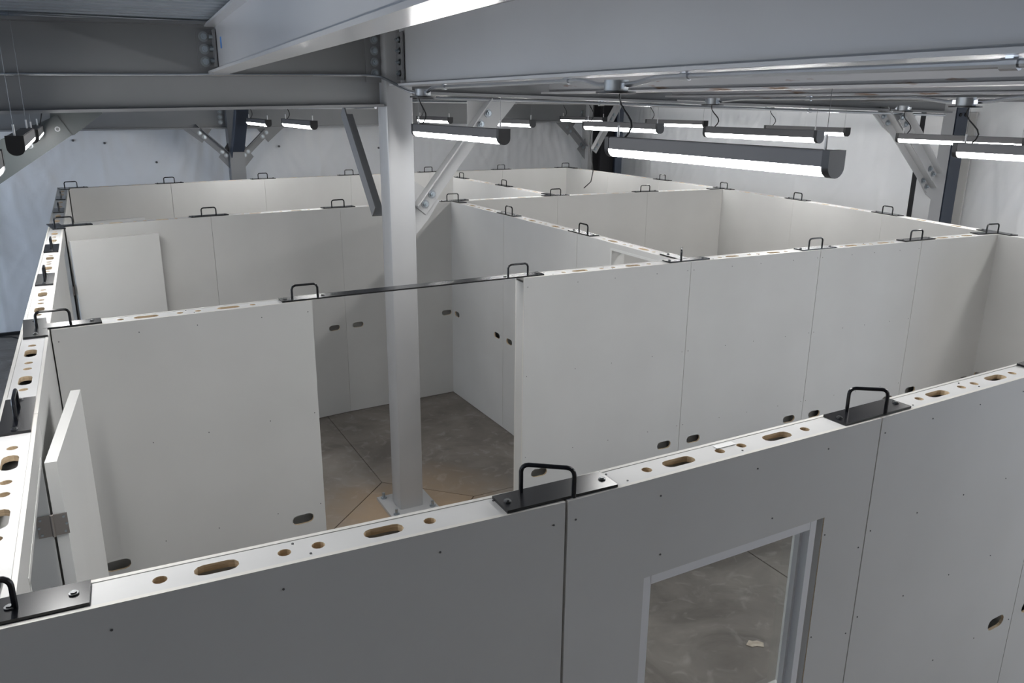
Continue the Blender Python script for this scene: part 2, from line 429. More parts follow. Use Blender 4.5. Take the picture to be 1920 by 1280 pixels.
for i, (X, z) in enumerate(((3.43, 3.215), (4.615, 3.205), (5.80, 3.198), (6.985, 3.190), (-0.125, 3.20))):
    steel_beam('steel_joist', f'grey roof joist between the girders and the rear wall, at {["first","second","third","fourth","far left"][i]} lamp row', (X, 4.06, z), (X, 10.3, z), 0.40, 0.15, 0.013, 0.009, M['steel'])
steel_beam('steel_joist', 'grey roof beam running from the centre column to the rear column', (2.245, 4.06, 3.14), (2.245, 10.33, 3.10), 0.45, 0.178, 0.014, 0.010, M['steel'])
# connection angle with bolts on the left girder where the overhead beam frames in
r = thing('connection_angle', 'bolted steel connection angle joining the overhead beam to the left girder', 'bracket', (0.95, CY - 0.006, 3.345))
MB().box((0.035, -0.006, 0.11), (0.10, 0.012, 0.22)).box((0.079, -0.05, 0.11), (0.012, 0.09, 0.22)).obj('angle', M['steel'], r)
for i in range(3): bolt(r, (0.975, CY - 0.02, 3.525 - i * 0.074), (0, -1, 0), 0.021)
for i in range(3):
    mb = MB(); mb.cyl((0.066, -0.052, 0.178 - i * 0.07), (-1, 0, 0), 0.014, 0.03, 6); mb.obj('bolt', M['zinc'], r)
# blue tape on the overhead beam
bx = 1.045 - 0.0075
tg = MB().box((bx - 0.006, 3.62, 3.475), (0.004, 0.045, 0.065)).obj('blue_tape', M['tape']); tag(tg, 'small strip of blue tape on the web of the overhead beam', 'tape')

# back girders and columns
gl_ = steel_beam('steel_girder', 'grey girder along the rear wall left of the rear column', (-5.5, 10.45, 2.735), (2.08, 10.45, 2.79), 0.75, 0.20, 0.02, 0.012, M['steel'])
gr_ = steel_beam('steel_girder', 'grey girder along the rear wall right of the rear column', (2.30, 10.45, 2.79), (8.10, 10.45, 2.885), 0.75, 0.20, 0.02, 0.012, M['steel'])
for i in range(3): bolt(gl_, (2.02, 10.44, 3.02 - i * 0.07), (0, -1, 0), 0.024)
for i in range(3): bolt(gr_, (8.02, 10.44, 3.04 - i * 0.08), (0, -1, 0), 0.022)
def plain_column(label, x, y, m, s=0.203, top=3.62):
    c = thing('steel_column', label, 'column', (x, y, FLOOR))
    MB().box((0, 0, top / 2), (s, s, top)).obj('shaft', m, c)
    MB().box((0, 0, 0.012), (s + 0.06, s + 0.06, 0.024)).obj('base_plate', m, c)
    return c
plain_column('grey steel column against the rear wall at the left, with three braces', 2.19, 10.45, M['steel'])
plain_column('grey steel column in the far right corner', 8.215, 10.45, M['column'])
plain_column('pale grey column by the right wall beside a navy post', 8.505, CY + 0.10, M['column'])
plain_column('grey steel column beyond the left end of the left girder', -1.15, CY, M['steel'])
def navy_post(label, x, y, sx, sy, m):
    o = thing('navy_post', label, 'post', (x, y, FLOOR))
    # wide flange: two flanges and a web
    MB().box((0, -sy / 2 + 0.008, 1.66), (sx, 0.016, 3.32)).obj('flange', m, o)
    MB().box((0, sy / 2 - 0.008, 1.66), (sx, 0.016, 3.32)).obj('flange', m, o)
    MB().box((0, 0, 1.66), (0.012, sy - 0.032, 3.32)).obj('web', m, o)
    return o
np1 = navy_post('navy blue steel post beside the pale column at the right wall', 8.745, 4.05, 0.20, 0.20, M['navy'])
for dx in (-0.045, 0.045):
    MB().cyl((dx, -0.105, 3.12), (0, 1, 0), 0.020, 0.012, 10).obj('bolt_hole', M['dark'], np1)
navy_post('black and navy steel post in the far right corner beside the corner column', 8.20, 10.02, 0.26, 0.26, M['dark'])
navy_post('narrow navy steel post right of the black corner post', 8.385, 9.90, 0.13, 0.20, M['navy'])

# knee braces: angle iron with gusset plates and bolts
def brace(label, p0, p1, leg, side, g0, g1, bolts, m=None, thick=0.010, lip=0.09, front=(0, -1, 0)):
    """angle from p0 (low) to p1 (high); broad leg faces 'front'; lip stands out along front on the 'side' edge"""
    r = thing('knee_brace', label, 'brace', p0)
    p0, p1 = Vector(p0), Vector(p1); d = (p1 - p0).normalized(); fr_ = Vector(front); s = d.cross(fr_).normalized() * side
    L_ = (p1 - p0).length
    o = Vector((0, 0, 0))
    MB().prism([(0, 0), (L_, 0), (L_, leg), (0, leg)], o, d, s, fr_ * thick).obj('angle_leg', m or M['brace'], r)
    MB().prism([(0, leg), (L_, leg), (L_, leg + thick), (0, leg + thick)], o, d, s, fr_ * lip).obj('angle_leg', m or M['brace'], r)
    for g in (g0, g1):
        if g: MB().prism([((Vector(q) - p0).dot(d), (Vector(q) - p0).dot(s)) for q in g], o - fr_ * 0.011, d, s, fr_ * 0.010).obj('gusset_plate', m or M['brace'], r)
    for t in bolts:
        q = p0 + d * t + s * leg * 0.48 + fr_ * thick
        bolt(r, q, fr_, 0.021)
    return r
yb = CY - 0.01
brace('pale angle-iron knee brace rising right from the centre column', (2.445, yb, 2.335), (3.06, yb, 3.10), 0.115, -1,
      [(2.337, yb, 2.60), (2.337, yb, 2.16), (2.47, yb, 2.30), (2.56, yb, 2.43), (2.42, yb, 2.55)], [(2.80, yb, 3.19), (3.23, yb, 3.175), (2.98, yb, 2.90), (2.80, yb, 2.86)], (0.06, 0.15, 0.80, 0.90))
lb_ = thing('knee_brace', 'broad grey knee brace plate with bolts, rising to the left girder at the left edge', 'brace', (0.0, 5.63, 2.6))
def plate_on(parent, pts, y, th, m, name):
    MB().prism([(p - parent.location.x, q - parent.location.z) for p, q in pts], (0, y - parent.location.y, 0), (1, 0, 0), (0, 0, 1), (0, th, 0)).obj(name, m, parent)
plate_on(lb_, [(-1.05, 2.06), (0.17, 2.880), (0.082, 3.028), (-0.315, 2.850), (-1.1, 2.42)], 5.62, 0.014, M['brace_dark'], 'brace_plate')
plate_on(lb_, [(0.02, 2.84), (0.185, 2.88), (0.40, 3.04), (0.40, 3.06), (0.04, 3.06)], 5.64, 0.012, M['brace_dark'], 'gusset_plate')
for q in ((-0.205, 2.775), (-0.125, 2.80), (0.075, 2.925), (-0.33, 2.635)):
    bolt(lb_, (q[0], 5.62, q[1]), (0, -1, 0), 0.013, M['bracket_screw'])
steel_beam('steel_girder', 'grey cross beam hidden behind the left girder, carrying the broad left brace', (-5.0, 5.64, 3.062), (-0.24, 5.64, 3.062), 0.45, 0.15, 0.015, 0.010, M['steel'])
# brace behind the column towards the rear
brace('dark knee brace behind the centre column, going up to the rear roof beam', (2.245 - 0.07, 4.30, 2.36), (2.245 - 0.07, 5.02, 3.12), 0.10, 1, None, None, (), M['steel'], 0.012, 0.10, (1, 0, 0))
brace('lower pale knee brace rising left from the right column', (8.29, yb, 2.26), (7.33, yb, 3.09), 0.07, 1,
      [(8.41, yb, 2.50), (8.41, yb, 2.18), (8.30, yb, 2.24), (8.12, yb, 2.42)], [(7.25, yb, 3.10), (7.95, yb, 3.09), (7.75, yb, 2.80), (7.45, yb, 2.95)], (0.06, 0.16, 1.08, 1.18))
brace('upper pale knee brace rising left from the right column, bolted in front', (8.20, yb - 0.1, 2.40), (7.54, yb - 0.1, 3.02), 0.10, 1,
      None, None, (0.05, 0.13, 0.80, 0.90), M['column'])
ybk = 10.44
brace('left knee brace of the rear column, with white bolts', (2.06, ybk, 2.36), (1.62, ybk, 2.78), 0.09, 1,
      [(2.09, ybk, 2.6), (2.09, ybk, 2.24), (1.95, ybk, 2.40)], [(1.5, ybk, 2.80), (1.9, ybk, 2.80), (1.75, ybk, 2.6)], (0.05, 0.12, 0.42, 0.50), M['steel'])
brace('right knee brace of the rear column, with white bolts', (2.30, ybk, 2.36), (2.74, ybk, 2.78), 0.09, -1,
      [(2.29, ybk, 2.6), (2.29, ybk, 2.24), (2.43, ybk, 2.40)], [(2.50, ybk, 2.80), (2.88, ybk, 2.80), (2.65, ybk, 2.6)], (0.05, 0.12, 0.42, 0.50), M['steel'])
brace('dark middle knee brace of the rear column, pointing at the camera', (2.19 - 0.09, 10.28, 2.40), (2.19 - 0.09, 9.55, 3.12), 0.10, 1, None, None, (), M['navy'], 0.012, 0.19, (1, 0, 0))
brace('left knee brace of the far right corner column', (8.07, ybk, 2.38), (7.60, ybk, 2.85), 0.09, 1,
      [(8.11, ybk, 2.6), (8.11, ybk, 2.24), (7.95, ybk, 2.42)], [(7.5, ybk, 2.87), (7.9, ybk, 2.87), (7.75, ybk, 2.65)], (0.05, 0.12, 0.44, 0.54), M['steel'])
brace('right knee brace of the far right corner column', (7.88, 9.75, 2.38), (8.36, 9.75, 3.14), 0.13, -1, None, None, (0.05, 0.13, 0.62, 0.70), M['brace'])

# ------------------------------------------------------------------ conduits and junction boxes
def conduit(label, pts, r=0.0125, couplings=()):
    t = thing('conduit', label, 'conduit', pts[0]); o = Vector(pts[0])
    # round the corners a little
    P = [Vector(p) - o for p in pts]; Q = [P[0]]
    for i in range(1, len(P) - 1):
        a, b, c_ = P[i - 1], P[i], P[i + 1]; l = min(0.06, (a - b).length * 0.45, (c_ - b).length * 0.45)
        p, q = b + (a - b).normalized() * l, b + (c_ - b).normalized() * l
        for k_ in range(5):
            u_ = k_ / 4; Q.append(p * (1 - u_) ** 2 + b * 2 * u_ * (1 - u_) + q * u_ ** 2)
    Q.append(P[-1])
    MB().tube(Q, r, 10).obj('pipe', M['galv'], t, True)
    for c0, ax in couplings:
        MB().cyl(Vector(c0) - o, ax, r * 1.45, 0.045, 10).obj('coupling', M['galv'], t, True)
        MB().box(Vector(c0) - o + Vector((0, 0, 0.018)), (0.02, 0.02, 0.036)).obj('strap', M['galv'], t)
    return t
def junction_box(label, x, y, z, plate=True):
    t = thing('junction_box', label, 'junction box', (x, y, z))
    MB().cyl((0, 0, 0.0), (0, 0, 1), 0.052, 0.048, 16).obj('box_body', M['box'], t, True)
    if plate: MB().cyl((0, 0, -0.0265), (0, 0, 1), 0.086, 0.009, 20).obj('cover_plate', M['cap'], t, True)
    MB().box((0.0, 0.06, 0.0), (0.022, 0.03, 0.022)).obj('connector', M['galv'], t)
    MB().box((0.0, -0.06, 0.0), (0.022, 0.03, 0.022)).obj('connector', M['galv'], t)
    return t
conduit('thin conduit along the dark left girder, bending down past the column head', [(-1.1, 3.90, 3.255), (2.02, 3.90, 3.320), (2.10, 3.83, 3.31), (2.20, 3.55, 3.21), (2.232, 3.46, 3.203)], 0.0105, (((1.03, 3.90, 3.300), (1, 0, 0)),))
XC = 2.232
conduit('conduit under the large beam between its two junction boxes', [(XC, 3.34, 3.205), (XC, 3.24, 3.232), (XC, 1.48, 3.235), (XC, 1.36, 3.212), (XC, 1.285, 3.212)], 0.0115, (((XC, 3.05, 3.232), (0, 1, 0)), ((XC, 1.62, 3.235), (0, 1, 0))))
conduit('bright conduit under the large beam, running right out of view', [(XC, 1.165, 3.212), (XC, 1.09, 3.214), (XC, 0.95, 3.234), (XC, -1.6, 3.228)], 0.0115, (((XC, 0.78, 3.234), (0, 1, 0)), ((XC, -0.44, 3.23), (0, 1, 0))))
junction_box('round junction box under the large beam, close to the centre column', XC, 3.40, 3.203)
junction_box('large round junction box under the large beam, above the nearest lamp', XC, 1.225, 3.207)
XM, XR = 4.615, 6.985
conduit('conduit under the second joist, between the girder and a junction box', [(XM, 3.72, 3.186), (XM, 3.38, 3.176)], 0.011)
conduit('conduit under the second joist running right between two junction boxes', [(XM, 3.22, 3.172), (XM, 2.98, 3.188), (XM, 1.50, 3.188), (XM, 1.34, 3.166), (XM, 1.285, 3.166)], 0.011, (((XM, 2.35, 3.188), (0, 1, 0)),))
conduit('conduit under the second joist, right of the junction box near the right edge', [(XM, 1.165, 3.166), (XM, 1.08, 3.168), (XM, 0.95, 3.188), (XM, -1.5, 3.186)], 0.011)
junction_box('small junction box in the middle of the ceiling with a curly black cord', XM, 3.30, 3.172)
junction_box('junction box with pale underside near the right edge of the ceiling', XM, 1.225, 3.166)
junction_box('junction box above the lamp in front of the right column', XR, 3.38, 3.135)
junction_box('small junction box above the far lamp at the right wall', XR, 5.04, 3.150, True)
conduit('long conduit under the girder leading to the right column', [(2.5, 3.86, 3.176), (8.3, 3.86, 3.070)], 0.013, (((3.95, 3.86, 3.150), (1, 0, 0)), ((6.3, 3.86, 3.106), (1, 0, 0))))
conduit('conduit under the rear roof beam, behind the centre column', [(2.245, 4.4, 3.105), (2.245, 10.2, 3.07)], 0.011)
conduit('conduit across the rear bay, below the roof joists', [(2.3, 7.1, 3.165), (8.9, 7.1, 3.165)], 0.013, (((4.9, 7.1, 3.165), (1, 0, 0)), ((6.2, 7.1, 3.165), (1, 0, 0))))
jb = thing('junction_box', 'square tan electrical box on the rear wall', 'junction box', (6.30, 11.20, 2.66))
MB().box((0, 0, 0), (0.14, 0.08, 0.12)).obj('box_body', M['tan'], jb); MB().box((0, -0.043, 0), (0.15, 0.006, 0.13)).obj('cover_plate', M['tan'], jb)

# ------------------------------------------------------------------ pendant linear lamps
def lamp_proto():
    L_, W_ = 1.22, 0.068
    mbh = MB(); mbh.box((0, 0, 0.058), (W_, L_ - 0.05, 0.052)).box((0, 0, 0.0855), (W_ * 0.9, L_ - 0.06, 0.003))
    half = [(-W_ / 2 + 0.001, 0.032)] + [((W_ / 2 - 0.001) * math.cos(math.pi + math.pi * i / 10), 0.032 + 0.036 * math.sin(math.pi + math.pi * i / 10)) for i in range(1, 10)] + [(W_ / 2 - 0.001, 0.032)]
    mbd = MB().prism(half, (0, -(L_ - 0.056) / 2, 0), (1, 0, 0), (0, 0, 1), (0, L_ - 0.056, 0))
    cap = [(-W_ / 2 - 0.002, 0.088), (-W_ / 2 - 0.002, 0.032)] + [((W_ / 2 + 0.002) * math.cos(math.pi + math.pi * i / 10), 0.032 + 0.039 * math.sin(math.pi + math.pi * i / 10)) for i in range(1, 10)] + [(W_ / 2 + 0.002, 0.032), (W_ / 2 + 0.002, 0.088)]
    mbc = MB().prism(cap, (0, 0, 0), (1, 0, 0), (0, 0, 1), (0, 0.028, 0))
    return mbh.mesh('housing', M['housing']), mbd.mesh('diffuser', M['lamp'], True), mbc.mesh('end_cap', M['cap'], True)
ME_H, ME_D, ME_C = lamp_proto()
def lamp(label, x, y_far, y_near, ztop, zhang, cord=True, jy=None):
    Lf = y_far - y_near; y = (y_far + y_near) / 2
    s = Lf / 1.22
    t = thing('pendant_lamp', label, 'lamp', (x, y, ztop - 0.088), 0, 'linear pendant lamps')
    for n, me in (('housing', ME_H), ('diffuser', ME_D)):
        o = link(n, me, t); o.scale = (1, s, 0.9); o.location = (0, 0, 0.0088)
    a = link('end_cap', ME_C, t); a.location = (0, -Lf / 2, 0.0088); a.scale = (1, 1, 0.9)
    b = link('end_cap', ME_C, t); b.location = (0, Lf / 2 - 0.028, 0.0088); b.scale = (1, 1, 0.9)
    zr = zhang - (ztop - 0.088)
    for ye in (-Lf / 2 + 0.05, Lf / 2 - 0.05):
        MB().tube([(0, ye, 0.086), (0, ye, 0.135)], 0.005, 6).obj('hanger_tip', M['white'], t)
        MB().tube([(0, ye, 0.12), (0, ye, zr)], 0.0011, 5).obj('hanger_wire', M['wire'], t)
    if cord:
        ye = Lf / 2 - 0.03
        P = []
        for i in range(9):
            u_ = i / 8
            P.append((0.012 + 0.03 * math.sin(u_ * math.pi * 1.0), ye - 0.05 * (1 - u_) - 0.03 * math.sin(u_ * math.pi * 2), 0.085 + (zr - 0.085) * u_))
        MB().tube(P, 0.0042, 7).obj('power_cord', M['cord'], t, True)
    return t
lamp('largest and nearest linear pendant lamp, in the upper right centre', 2.245, 1.261, 0.054, 2.999, 3.18)
lamp('linear pendant lamp just right of the centre column, crossing the knee brace', 2.245, 3.571, 2.268, 3.004, 3.18)
lamp('right lamp of the pair hanging behind the left girder, right of the rear column', 2.245, 7.50, 6.25, 2.975, 3.12)
lamp('small lamp directly beside the rear column, left of its pair', 2.245, 9.60, 8.34, 2.950, 3.10)
lamp('lamp cut off by the right edge of the photo', 4.615, 1.240, 0.03, 2.945, 3.14)
lamp('second largest lamp, right of centre behind the nearest lamp', 4.615, 3.351, 2.214, 2.984, 3.15)
lamp('lamp above the far left end of the nearest lamp, before the black post', 4.615, 5.107, 3.925, 2.993, 3.2)
lamp('lamp half hidden by the pale knee brace of the centre column', 4.615, 7.30, 6.14, 2.987, 3.2)
lamp('small lamp touching the right edge of the centre column, behind the knee-brace lamp', 4.615, 9.50, 8.36, 2.981, 3.2)
lamp('lamp in front of the right column and its braces', 6.985, 3.395, 2.20, 2.912, 3.11)
lamp('lamp behind the second largest lamp, against the right wall', 6.985, 5.066, 3.965, 2.947, 3.13)
lamp('short lamp between the far right corner and the second largest lamp', 6.985, 7.22, 6.06, 2.976, 3.18)
lamp('small far lamp in front of the corner brace at the rear right', 6.985, 9.42, 8.21, 2.985, 3.18)
lamp('rightmost lamp of the left row, with black end over the left knee brace', -0.05, 5.48, 4.28, 2.958, 3.2)
lamp('middle lamp of the left row, black end near the left edge', -0.05, 3.82, 2.50, 2.980, 3.60, False)
lamp('nearest lamp of the left row, at the left edge, only its bright far end showing', -0.05, 1.22, 0.02, 2.985, 3.60, False)

lamp('lamp of the right row outside the frame at the right', 6.985, 1.20, 0.0, 2.93, 3.13)
lamp('lamp of the right row outside the frame, nearest the camera side', 6.985, -0.90, -2.1, 2.93, 3.13)
lamp('unseen lamp added behind the camera to brighten the nearest wall', 4.615, -2.7, -3.9, 2.94, 3.14)  # added lamp, out of view; lifts the light on the nearest wall's face
lamp('lamp of the middle row outside the frame, nearest the camera side', 4.615, -0.90, -2.1, 2.94, 3.14)

# ------------------------------------------------------------------ partition panels
L_NODES = [(-0.103, 0.013), (-0.096, 1.216), (-0.084, 2.406), (-0.07, 3.583), (-0.057, 4.75), (-0.046, 5.914), (-0.035, 7.073), (-0.026, 8.237), (-0.018, 9.411)]
W1 = [(-0.103, 0.013), (1.196, -0.051), (2.442, -0.032), (3.597, 0.01), (4.69, 0.037)]
W2 = [(-0.084, 2.406), (1.177, 2.463), (2.46, 2.475), (3.73, 2.449), (4.905, 2.4), (5.967, 2.344), (6.933, 2.29)]
W3 = [(-0.046, 5.914), (1.185, 6.106), (2.435, 6.246), (3.734, 6.317), (5.03, 6.32), (6.278, 6.264), (7.453, 6.167)]
W4 = [(-0.018, 9.411), (1.194, 9.632), (2.416, 9.827), (3.686, 9.981), (4.983, 10.079), (6.28, 10.119), (7.554, 10.102)]
MW = [(3.73, 2.449), (3.749, 3.753), (3.747, 5.049), (3.734, 6.317)]
M2 = [(5.03, 6.32), (5.023, 7.602), (5.003, 9.05)]
R_NODES = [(6.782, 1.161), (6.933, 2.29), (7.162, 3.527), (7.338, 4.833), (7.453, 6.167), (7.521, 7.5), (7.551, 8.816), (7.554, 10.102)]

SH = 0.012
# hole pattern along a panel, in fractions of its length: (centre, length or 0 for a round hole)
PATTERN = [(0.243, 0), (0.337, 0.112), (0.465, 0), (0.535, 0), (0.657, 0.112), (0.757, 0)]
def panel(label, a, b, cut0=0.0, cut1=0.0, opening=None, window=None, screws=(), handholes=True, detail=True, pocket=True, hz=0.955, pattern=PATTERN):
    a, b = Vector((*a, FLOOR)), Vector((*b, FLOOR)); d = (b - a).normalized()
    a = a + d * (cut0 + 0.0025); b = b - d * (cut1 + 0.0025); L_ = (b - a).length
    rz = math.atan2(d.y, d.x)
    t = thing('wall_panel', label, 'wall panel', a, rz)
    z0 = 0.006
    out = [(0, z0), (L_, z0), (L_, HP), (0, HP)]
    holes = []
    if opening:   # doorway cut (x0, x1, ztop) from the floor
        x0, x1, zt = opening
        out = [(0, z0), (x0, z0), (x0, zt), (x1, zt), (x1, z0), (L_, z0), (L_, HP), (0, HP)]
    if window:
        x0, x1, w0, w1 = window
        holes.append([(x0, w0), (x1, w0), (x1, w1), (x0, w1)])
    if handholes:
        for hx in (0.128, L_ - 0.128):
            if opening and opening[0] - 0.09 < hx < opening[1] + 0.09: continue
            holes.append(stadium(hx, hz, 0.120, 0.056))
    if pocket:
        for hx in (0.128, L_ - 0.128):
            if opening and opening[0] - 0.09 < hx < opening[1] + 0.09: continue
            MB().box((hx, -T / 2 + 0.078, hz), (0.17, 0.010, 0.12)).obj('grip_backing', M['panel'], t)
    for sgn in (-1, 1):
        y0 = sgn * (T / 2 - SH) if sgn > 0 else -T / 2
        me = holed_plate(out, holes, SH, [M['panel'], M['edge'], M['ply']], lambda p, q, h_, y0=y0: (p, y0 + h_, q))
        link('face_sheet', me, t)
    # top plate with slots and round holes
    th = []
    if detail:
        for f, l in pattern:
            if l: th.append(stadium(f * L_, 0, l, 0.044))
            else: th.append(circle(f * L_, 0, 0.0155))
    w2 = T / 2 - SH - 0.001
    me = holed_plate([(0, -w2), (L_, -w2), (L_, w2), (0, w2)], th, 0.018, [M['top'], M['edge'], M['ply']], lambda p, q, h_: (p, q, HP - 0.0195 + h_))
    link('top_plate', me, t)
    # end studs, sill
    for xs in (0.0095, L_ - 0.0095):
        MB().box((xs, 0, HP / 2 - 0.01), (0.018, T - 2 * SH - 0.001, HP - 0.045)).obj('stud', M['panel'], t)
    if not opening:
        MB().box((L_ / 2, 0, z0 + 0.01), (L_ - 0.04, T - 2 * SH - 0.001, 0.018)).obj('bottom_plate', M['ply'], t)
    else:
        x0, x1, zt = opening
        MB().box((x0 - 0.006, 0, zt / 2), (0.018, T + 0.003, zt - 0.02)).obj('jamb', M['door'], t)
        MB().box((x1 + 0.006, 0, zt / 2), (0.018, T + 0.003, zt - 0.02)).obj('jamb', M['door'], t)
        MB().box(((x0 + x1) / 2, 0, zt + 0.006), (x1 - x0 + 0.03, T + 0.003, 0.018)).obj('door_head', M['door'], t)
    if screws:
        mb = MB()
        for sx, sz in screws:
            for dy in ((-1,) if True else (1,)):
                mb.cyl((sx * L_, -T / 2, sz), (0, 1, 0), 0.0028, 0.003, 8)
        for sx in (0.13, 0.475, 0.86):
            mb.cyl((sx * L_ + 0.02, 0.03, HP - 0.001), (0, 0, 1), 0.003, 0.003, 8)
            mb.cyl((sx * L_ + 0.05, -0.03, HP - 0.001), (0, 0, 1), 0.003, 0.003, 8)
        o = mb.obj('screw_heads', M['screw'], t); o['kind'] = 'stuff'
    if window:
        x0, x1, w0, w1 = window
        fx1 = x1 - 0.028
        # reveal lining, frame in four bars, pane
        F = 0.028; D_ = 0.052; yc = -T / 2 + 0.006 + D_ / 2
        fr_ = [((x0 + 0.004 + F / 2, w0, w1), 0), ((fx1 - F / 2, w0, w1), 0)]
        fo = MB()
        fo.box((x0 + 0.004 + F / 2, yc, (w0 + w1) / 2), (F, D_, w1 - w0 - 0.01))
        fo.box((fx1 - F / 2, yc, (w0 + w1) / 2), (F, D_, w1 - w0 - 0.01))
        fo.box(((x0 + fx1) / 2, yc, w1 - 0.005 - F / 2), (fx1 - x0 - 0.06, D_, F))
        fo.box(((x0 + fx1) / 2, yc, w0 + 0.005 + F / 2), (fx1 - x0 - 0.06, D_, F))
        f = fo.obj('window_frame', M['alu'], t)
        # glazing bead
        y2 = yc + 0.012; bw = 0.012
        be = MB()
        for xc_ in (x0 + 0.004 + F + bw / 2, fx1 - F - bw / 2): be.box((xc_, y2, (w0 + w1) / 2), (bw, 0.02, w1 - w0 - 0.07))
        for zc_ in (w1 - 0.005 - F - bw / 2, w0 + 0.005 + F + bw / 2): be.box(((x0 + fx1) / 2, y2, zc_), (fx1 - x0 - 0.066, 0.02, bw))
        be.obj('glazing_bead', M['alu'], f)
        MB().box(((x0 + fx1) / 2, y2 + 0.012, (w0 + w1) / 2), (fx1 - x0 - 0.066, 0.005, w1 - w0 - 0.07)).obj('pane', M['glass'], f)
        for nm, c_, sz in (('r', (x1 - 0.002, 0.002, (w0 + w1) / 2), (0.004, T - 0.002, w1 - w0)), ('l', (x0 + 0.001, 0.002, (w0 + w1) / 2), (0.002, T - 0.002, w1 - w0)),
                           ('t', ((x0 + x1) / 2, 0.002, w1 - 0.001), (x1 - x0, T - 0.002, 0.002)), ('b', ((x0 + x1) / 2, 0.002, w0 + 0.001), (x1 - x0, T - 0.002, 0.002))):
            MB().box(c_, sz).obj('window_reveal', M['panel'], t)
    return t

def scr(zs, xs): return [(x, z) for x in xs for z in zs]
h2 = T / 2
S_FULL = scr((2.12, 1.55, 1.0, 0.45), (0.02, 0.30, 0.52, 0.78, 0.98))
# nearest wall
panel('leftmost panel of the nearest pale partition wall, dark shaded face', (-0.145, 0.013), W1[1], hz=1.02, cut0=0, pattern=[(0.275, 0), (0.362, 0.096), (0.472, 0), (0.530, 0), (0.648, 0.099), (0.736, 0)], pocket=False, screws=scr((2.12, 1.5, 0.95), (0.04, 0.20, 0.46, 0.74, 0.975)))
panel('panel with the glazed window, in the nearest partition wall', W1[1], W1[2], hz=1.02, pocket=False, window=(0.268, 1.018, 1.145, 1.868), screws=[(0.02, 2.12), (0.25, 2.12), (0.55, 2.12), (0.8, 2.12), (0.26, 1.93), (0.62, 1.93), (0.83, 1.8), (0.18, 1.5), (0.83, 1.4), (0.98, 1.7), (0.98, 1.35)])
panel('panel right of the window panel in the nearest partition wall', W1[2], W1[3], hz=1.02, pocket=False, screws=scr((2.12, 1.75, 1.4, 1.0), (0.02, 0.25, 0.5, 0.75, 0.98)))
panel('last panel of the nearest partition wall, cut off by the right edge', W1[3], W1[4], hz=1.02, pocket=False)
# wall with the bridged doorway
panel('panel left of the bridged doorway, facing the camera', W2[0], W2[1], hz=0.93, cut0=h2, screws=S_FULL)
panel('panel right of the bridged doorway, with a white end edge', W2[2], W2[3], hz=0.872, cut0=0, screws=S_FULL)
panel('second panel right of the bridged doorway', W2[3], W2[4], hz=0.872, screws=S_FULL)
panel('third panel right of the bridged doorway', W2[4], W2[5], hz=0.872, screws=S_FULL)
panel('fourth panel right of the bridged doorway, meeting the right side wall', W2[5], W2[6], 0, h2, hz=0.915)
# wall behind the steel column
n6 = ['first', 'second', 'third', 'fourth', 'fifth', 'sixth']
for i in range(6):
    panel(f'{n6[i]} panel from the left of the partition wall behind the steel column', W3[i], W3[i + 1], h2 if i == 0 else 0, h2 if i == 5 else 0)
for i in range(6):
    panel(f'{n6[i]} panel from the left of the rearmost partition wall', W4[i], W4[i + 1], h2 if i == 0 else 0, h2 if i == 5 else 0)
# cross walls
mnames = ['cross wall panel with a doorway, joining the bridged-doorway wall', 'middle panel of the bluish cross wall right of the steel column', 'bluish cross wall panel meeting the corner behind the steel column']
for i in range(3):
    panel(mnames[i], MW[i], MW[i + 1], pocket=False, cut0=h2 if i == 0 else 0, cut1=h2 if i == 2 else 0, opening=(0.20, 0.745, 2.125) if i == 0 else None)
panel('near panel of the short rear cross wall', M2[0], M2[1], h2, 0)
panel('free-ended far panel of the short rear cross wall', M2[1], M2[2], 0, 0)
# left side wall
lo = {0: (0.29, 1.015, 2.075), 4: (0.32, 1.04, 2.075), 5: (0.30, 1.02, 2.075)}
n8 = ['first', 'second', 'third', 'fourth', 'fifth', 'sixth', 'seventh', 'eighth']
for i in range(8):
    ex = ', with a doorway' if i in lo else ''
    a_ = L_NODES[i] if i else (L_NODES[0][0], L_NODES[0][1] + h2 + 0.002)
    b_n = L_NODES[i + 1] if i < 7 else (L_NODES[8][0], L_NODES[8][1] + h2)
    o_ = lo.get(i)
    if i == 0: o_ = (o_[0] - h2, o_[1] - h2, o_[2])
    panel(f'{n8[i]} panel from the camera in the long left side wall{ex}', a_, b_n, opening=o_)
for i in range(7):
    b_n = R_NODES[i + 1] if i < 6 else (R_NODES[7][0], R_NODES[7][1] + h2)
    panel(f'{n8[i]} panel from the camera in the long right side wall', R_NODES[i], b_n)

# ------------------------------------------------------------------ doors
def hinge(parent, z, off=(0, 0)):
    r = MB(); r.box((-0.024, 0, z), (0.040, 0.003, 0.074)).box((0.024, 0, z), (0.040, 0.003, 0.074)).cyl((0, -0.004, z), (0, 0, 1), 0.0055, 0.076, 10)
    hgo = r.obj('hinge', M['hinge'], parent, True)
    for sx in (-0.033, 0.033):
        for dz in (-0.026, 0.0, 0.026):
            MB().cyl((sx + (0.006 if dz == 0 else 0) * (1 if sx > 0 else -1), -0.003, z + dz), (0, 1, 0), 0.004, 0.004, 8).obj('screw', M['zinc'], hgo)
    return hgo
def door(label, hinge_pt, far_pt, thick=0.035, zt=2.03, hinge_vis=True):
    a, b = Vector((*hinge_pt, FLOOR)), Vector((*far_pt, FLOOR)); d = b - a
    t = thing('swing_door', label, 'door', a, math.atan2(d.y, d.x))
    L_ = d.length
    MB().box((L_ / 2, 0, (zt - FLOOR) / 2 + 0.006), (L_, thick, zt - FLOOR - 0.012)).obj('leaf', M['door'], t)
    return t
